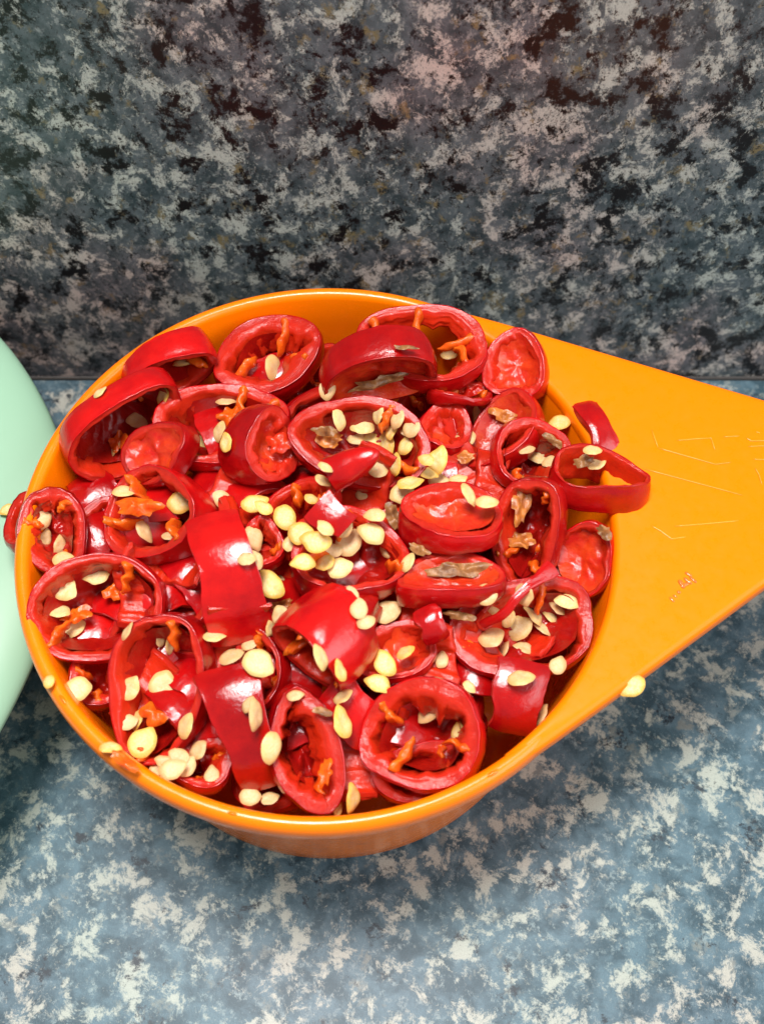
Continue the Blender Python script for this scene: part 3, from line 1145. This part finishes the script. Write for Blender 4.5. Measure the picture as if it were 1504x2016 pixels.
seed('AK', 498, 1058, 62, -70, 'pale', 20, 30, 0.1)
seed('AK', 486, 1100, 44, 30, 'pale', 90, 45, 0.05)
seed('AO', 508, 1305, 74, -30, 'cream', 90, 15, 0.2, label='notched white chilli seed below the broad glossy band')
seed('AO', 455, 1292, 60, 30, 'pale', 110, 55, 0.12)
seed('AO', 490, 1270, 40, 10, 'pale', 110, 45, 0.1)
seed('AJ', 561, 1018, 66, -60, 'yellow', 90, 15, 0.45)
seed('AJ', 500, 992, 62, 20, 'yellow', 90, 30, 0.35)
seed('AJ', 520, 1000, 46, 150, 'yellow', 60, 45, 0.4)
seed('AJ', 590, 1050, 62, -10, 'yellow', 120, 25, 0.4)
seed('AJ', 622, 1068, 74, 170, 'yellow', 100, 20, 0.52)
seed('AJ', 598, 1106, 58, 190, 'yellow', 60, 30, 0.35)
seed('AJ', 640, 1108, 48, 200, 'yellow', 120, 40, 0.3)
seed('AJ', 668, 1118, 58, 20, 'cream', 100, 20, 0.25)
seed('AJ', 686, 1068, 68, 60, 'pale', 90, 15, 0.1)
seed('AJ', 732, 1050, 66, 150, 'cream', 90, 20, 0.25)
seed('AJ', 738, 1014, 54, 160, 'cream', 100, 45, 0.3)
seed('AJ', 634, 946, 40, -40, 'cream', 60, 45, 0.2)
seed('AJ', 612, 982, 36, 20, 'yellow', 60, 45, 0.15)
seed('H', 714, 838, 56, 180, 'cream', 90, 35, 0.05, 0.55)
seed('H', 744, 816, 46, 70, 'cream', 170, 45, 0.05, 0.3)
seed('H', 783, 826, 50, 60, 'pale', 160, 40, 0.05, 0.35)
seed('H', 810, 842, 48, 70, 'pale', 150, 30, 0.03, 0.6)
seed('H', 730, 868, 56, 200, 'yellow', 90, 30, 0.05, 0.35)
seed('H', 758, 876, 66, 85, 'yellow', 180, 40, 0.05, 0.3)
seed('H', 800, 876, 54, 60, 'yellow', 150, 40, 0.05, 0.25)
seed('H', 778, 915, 56, 80, 'yellow', 180, 55, 0.05, 0.2)
seed('H', 668, 826, 56, 110, 'cream', 10, 50, 0.1, 0.1)
seed('H', 745, 922, 56, 70, 'pale', 90, 30, 0.05, 0.5)
seed('H', 640, 920, 38, -40, 'cream', 60, 55, 0.08)
seed('AG', 861, 906, 66, 80, 'yellow', 170, 20, 0.5)
seed('AG', 842, 932, 46, -30, 'yellow', 90, 40, 0.35)
seed('AG', 792, 972, 58, 200, 'cream', 100, 20, 0.3)
seed('AG', 806, 950, 60, 10, 'yellow', 100, 55, 0.3)
seed('AG', 862, 945, 46, 0, 'pale', 100, 30, 0.15)
seed('AG', 922, 972, 58, -60, 'cream', 30, 55, 0.35)
seed('AG', 958, 988, 56, 15, 'cream', 90, 50, 0.35)
seed('G', 938, 822, 52, 85, 'pale', 0, 62, 0.05, 0.3)
seed('AD', 1060, 896, 64, 170, 'cream', 90, 45, 0.05, 0.5)
seed('AD', 1086, 910, 44, 180, 'pale', 90, 40, 0.05, 0.5)
seed('AD', 1036, 884, 40, 30, 'pale', 90, 40, 0.03, 0.7)
seed('AE', 1103, 832, 56, 20, 'yellow', 100, 35, 0.25)
seed('AE', 1166, 886, 44, 10, 'cream', 90, 55, 0.2)
seed('AC', 1172, 912, 44, 20, 'cream', 100, 40, 0.05, 0.6)
seed('Z', 1020, 1236, 66, 30, 'cream', 150, 20, 0.1, 0.2)
seed('Z', 1052, 1212, 56, 140, 'cream', 40, 55, 0.05, 0.4)
seed('Z', 1086, 1216, 48, 140, 'cream', 50, 55, 0.05, 0.5)
seed('Z', 1118, 1184, 56, 170, 'cream', 80, 40, 0.05, 0.4)
seed('Z', 1100, 1196, 50, 150, 'pale', 60, 50, 0.03, 0.5)
seed('Z', 968, 1256, 62, 30, 'pale', 110, 45, 0.1, 0.3)
seed('Z', 990, 1280, 44, 60, 'pale', 160, 55, 0.05, 0.7)
seed('Z', 1034, 1276, 52, 160, 'pale', 70, 55, 0.05, 0.7)
seed('Y', 1025, 1335, 64, 12, 'cream', 100, 62, 0.10)
seed('Y', 924, 1352, 34, -60, 'cream', 60, 45, 0.15)
seed('Y', 1098, 1310, 46, 70, 'pale', 90, 30, 0.05)
seed('Y', 1062, 1410, 56, 60, 'pale', 150, 62, 0.05)
seed('X', 903, 1445, 66, 80, 'yellow', 170, 55, 0.08, 0.0)
seed('U', 632, 1296, 62, 110, 'cream', 20, 58, 0.1)
seed('U', 670, 1322, 54, 110, 'yellow', 20, 62, 0.1)
seed('U', 675, 1372, 50, 40, 'cream', 120, 62, 0.15)
seed('AN', 757, 1308, 66, 120, 'yellow', 90, 15, 0.35, label='big yellow chilli seed next to the end of the skin-up slice')
seed('AN', 745, 1345, 62, 150, 'yellow', 90, 35, 0.22)
seed('AN', 798, 1284, 46, 45, 'yellow', 120, 60, 0.25)
seed('AN', 706, 1200, 48, 90, 'pale', 90, 20, 0.1)
seed('AN', 762, 1204, 66, 40, 'pale', 100, 30, 0.1)
seed('AN', 870, 1300, 40, 80, 'pale', 90, 20, 0.05)
seed('AH', 802, 1108, 50, 70, 'cream', 150, 50, 0.1)
seed('AH', 975, 1205, 40, 140, 'cream', 60, 50, 0.2)
seed('W', 674, 1424, 78, 105, 'yellow', 20, 58, 0.25)
seed('W', 694, 1572, 70, 85, 'yellow', 0, 64, 0.2)
seed('W', 664, 1592, 40, 60, 'yellow', 20, 50, 0.15)
seed('Q', 16, 1003, 40, 200, 'yellow', 90, 25, 0.12)
seed('HD', 1246, 1352, 64, 215, 'yellow', 110, 12, z=4.14, squash=0.8, label='single yellow chilli seed stuck to the front edge of the orange handle')
seed('AJ', 575, 1068, 50, 40, 'cream', 110, 35, 0.35)
seed('AJ', 640, 1040, 46, 120, 'cream', 60, 45, 0.3)
seed('AJ', 655, 1085, 50, 10, 'pale', 100, 30, 0.2)
seed('AH', 720, 1225, 46, 30, 'pale', 100, 35, 0.12)
seed('AG', 840, 905, 42, 140, 'yellow', 120, 40, 0.3)
seed('AG', 900, 945, 44, 30, 'cream', 100, 45, 0.2)
seed('H', 700, 862, 44, 150, 'pale', 100, 40, 0.05, 0.5)
seed('H', 770, 848, 46, 80, 'yellow', 150, 45, 0.06, 0.3)
seed('Z', 1072, 1238, 48, 150, 'pale', 60, 50, 0.05, 0.6)
seed('Z', 1000, 1218, 44, 80, 'cream', 150, 45, 0.08, 0.3)
seed('FL', 352, 1492, 50, 150, 'pale', 100, 30, 0.15)
seed('FL', 312, 1512, 46, 30, 'pale', 100, 40, 0.15)
seed('W', 580, 1370, 40, 10, 'pale', 100, 45, 0.1)
seed('V', 488, 1388, 44, 60, 'pale', 150, 45, 0.1)
rs = random.Random(21)
for i in range(26):
    a, r = rs.uniform(0, 2 * PI), 2.9 * math.sqrt(rs.random())
    q = Vector((r * math.cos(a), r * math.sin(a), 3.2))
    w = q - CAM
    z = w.dot(DIR)
    seed('gap', 752 + FPX * w.dot(RT) / z, 1008 - FPX * w.dot(UP) / z, rs.uniform(44, 58), rs.uniform(0, 360), 'pale', rs.uniform(0, 360), rs.uniform(10, 45), -0.1)


def scrap(label, px, py, w, h, rot, mat, amp=0.10, phi=90, tau=15, lift=0.08, cat='chilli scrap', name='chilli_scrap', thick=0.02):
    _k[0] += 1
    p, nrm = hit(px, py)
    p = p - ray(px, py).normalized() * lift
    s = pxcm(p)
    o = link(name, make_crumple(500 + _k[0], w * s * 0.42, h * s * 0.42, amp, mat, name, thick))
    put(o, p, frame(lean(phi, tau), imgdir(rot)))
    tag(o, label, cat)
    return o


scrap('amber withered scrap of chilli core in the left of the large twisted ring', 642, 862, 88, 46, -20, 'amber', 0.12, lift=0.15)
scrap('brown dry scrap of chilli core on top of the amber one', 640, 848, 60, 24, -10, 'brown', 0.1, lift=0.22)
scrap('upright amber strip of chilli core in the tall ring by the handle', 1026, 992, 44, 120, -8, 'amber', 0.12, lift=0.2)
scrap('grey-brown lump of chilli core at the foot of the tall ring', 1026, 1066, 62, 40, 0, 'amber', 0.1, lift=0.2)
scrap('brown curled scrap of chilli core beside the red cap', 778, 1020, 36, 64, 30, 'brown', 0.12, lift=0.25)
scrap('grey-brown withered core strip inside the long curved slice', 745, 752, 150, 34, 14, 'brown', 0.1, phi=-70, tau=40, lift=0.12)
scrap('dark brown withered core strip inside the ring below the cap', 905, 1122, 150, 36, 4, 'brown', 0.1, phi=90, tau=30, lift=0.10)
scrap('dark brown twisted scrap of chilli core under the ring with brown inside', 906, 1213, 70, 22, -6, 'brown', 0.1, lift=0.25)
scrap('small brown scrap on the edge of the ring in front of the handle', 1090, 866, 54, 20, -40, 'brown', 0.08, lift=0.15)
scrap('small brown scrap on the thin loop over the handle', 1148, 908, 52, 26, 15, 'brown', 0.08, lift=0.12)
scrap('small dark brown scrap at the inner wall below the handle', 1190, 1048, 46, 28, -35, 'brown', 0.09, lift=0.15)
scrap('grey-brown scrap on the top of the narrow oval ring', 636, 1402, 44, 22, -20, 'brown', 0.08, lift=0.12)
scrap('brownish scrap below the largest round seed', 556, 1192, 56, 28, 20, 'amber', 0.08, lift=0.05)
scrap('amber scrap across the ring with the dark hole', 990, 818, 76, 34, -20, 'amber', 0.1, lift=0.12)
scrap('small brown scrap on the back ring above the long curved slice', 800, 684, 60, 14, -4, 'brown', 0.06, lift=0.12)
scrap('brown scrap at the lower edge of the ring with amber core', 915, 900, 44, 24, 20, 'amber', 0.08, lift=0.1)
scrap('brown scrap under the fleshy cap beside the cream seed', 826, 1082, 46, 22, -30, 'brown', 0.08, lift=0.1)
scrap('orange chunk of membrane inside the deep ring', 270, 997, 112, 46, -8, 'membrane', 0.12, lift=0.3, thick=0.045)
scrap('orange chunk of membrane inside the tall oval ring', 310, 1402, 82, 60, 10, 'membrane', 0.12, lift=0.35, thick=0.045)
scrap('orange membrane lump between seeds in the left side ring', 232, 868, 56, 40, 60, 'membrane', 0.1, lift=0.15, thick=0.035)
scrap('orange membrane lump under the seeds of the arched ring', 456, 818, 60, 60, 30, 'membrane', 0.1, lift=0.1, thick=0.035)
scrap('orange membrane shred inside the round ring by the left rim', 150, 1212, 86, 40, 18, 'membrane', 0.1, lift=0.25, thick=0.035)
scrap('orange membrane shred at the upper edge of the round ring by the left rim', 226, 1166, 60, 44, 20, 'membrane', 0.1, lift=0.25, thick=0.035)
scrap('orange sliver of membrane in the slot of the narrow oval ring', 640, 1522, 34, 66, -8, 'membrane', 0.08, lift=0.3, thick=0.05)
scrap('orange membrane bit under the yellow seed at the front left rim', 245, 1500, 80, 26, -30, 'membrane', 0.08, lift=0.2, thick=0.04)
scrap('red flesh lump sitting inside the stubby sideways piece', 548, 872, 58, 48, 0, 'core', 0.08, lift=0.2, thick=0.045)

for k, (ang, w) in enumerate(((-142, 0.05), (-128, 0.06), (-104, 0.04), (-58, 0.05))):
    a = R(ang)
    V, F = [], []
    q = random.Random(40 + k)
    for j in range(5):
        f = 1 - j / 5
        for i in range(14):
            u = 2 * PI * i / 14
            rr = w * f * (1 + 0.3 * nv(math.cos(u) * 1.5, math.sin(u) * 1.5, k * 7))
            V.append((rr * math.cos(u) * 0.55, rr * math.sin(u) * 1.7, 0.022 * (1 - f * f)))
    V.append((0, 0, 0.022))
    for j in range(4):
        for i in range(14):
            F.append((j * 14 + i, j * 14 + (i + 1) % 14, j * 14 + 14 + (i + 1) % 14, j * 14 + 14 + i))
    for i in range(14):
        F.append((56 + i, 56 + (i + 1) % 14, 70))
    o = link('juice_drop', mesh('juice_drop', V, F, M['juice_rim']))
    o.location = Vector((3.895 * math.cos(a), 3.895 * math.sin(a), 4.19)) * CM
    o.rotation_euler = (0, 0, a)
    tag(o, 'small wet drop of chilli juice on the front rim of the orange cup', 'juice drop', 'juice drops along the cup rim')

# smear of juice with ridges on the handle
js = tag(link('juice_smear', None), 'small ridged smear of red chilli juice on the orange handle', 'juice smear')
js.location = at_z(1340, 1155, TOPZ) * CM
bpy.context.view_layer.update()
for (xa, ya, xb, yb, rr) in ((1349, 1127, 1362, 1135, 0.020), (1337, 1142, 1347, 1158, 0.028), (1347, 1138, 1362, 1150, 0.022), (1358, 1136, 1371, 1147, 0.020),
                             (1342, 1154, 1356, 1148, 0.024), (1334, 1164, 1340, 1168, 0.022), (1319, 1176, 1327, 1185, 0.018), (1325, 1172, 1333, 1176, 0.014)):
    p0, p1 = at_z(xa, ya, TOPZ + 0.002), at_z(xb, yb, TOPZ + 0.002)
    pts = [p0.lerp(p1, k / 6) - at_z(1340, 1155, TOPZ) for k in range(7)]
    link('ridge', mesh('ridge', *tube(pts, rr, 8, 0.55), M['juice']), js)

# ------------------------------------------------------------------ drop buried pieces the photo shows nothing of, name the rest by their neighbour
bpy.context.view_layer.update()
vs, fs, own = [], [], []
for o in list(COL.objects):
    if o.type != 'MESH' or o.get('kind') == 'structure':
        continue
    k = len(vs)
    mw = o.matrix_world
    vs += [mw @ v.co for v in o.data.vertices]
    root = o.parent if o.parent is not None else o
    for p in o.data.polygons:
        fs.append(tuple(i + k for i in p.vertices))
        own.append(root)
tree = BVHTree.FromPolygons(vs, fs)
seen = {}
for py in range(570, 1640, 5):
    for px in range(20, 1260, 5):
        loc, nrm, idx, dist = tree.ray_cast(CAM * CM, ray(px, py).normalized())
        if idx is not None:
            seen.setdefault(own[idx].name, []).append((px, py))
for e in FILL:
    hits = seen.get(e.name, [])
    if len(hits) < 6:
        for c in list(e.children):
            bpy.data.objects.remove(c)
        bpy.data.objects.remove(e)
        continue
    q = e.matrix_world.translation / CM
    best = min((k for k in NEAR), key=lambda k: (SL[k][1] - q).length)
    e['label'] = ('broken red chilli shard packed beside ' if 'shard' in e['group'] else 'chilli slice buried in the gap below ') + NEAR[best]
for o in [o for o in COL.objects if o.get('category') == 'chilli seed' and 'deep in a gap' in o['label']]:
    if len(seen.get(o.name, [])) < 3:
        bpy.data.objects.remove(o)
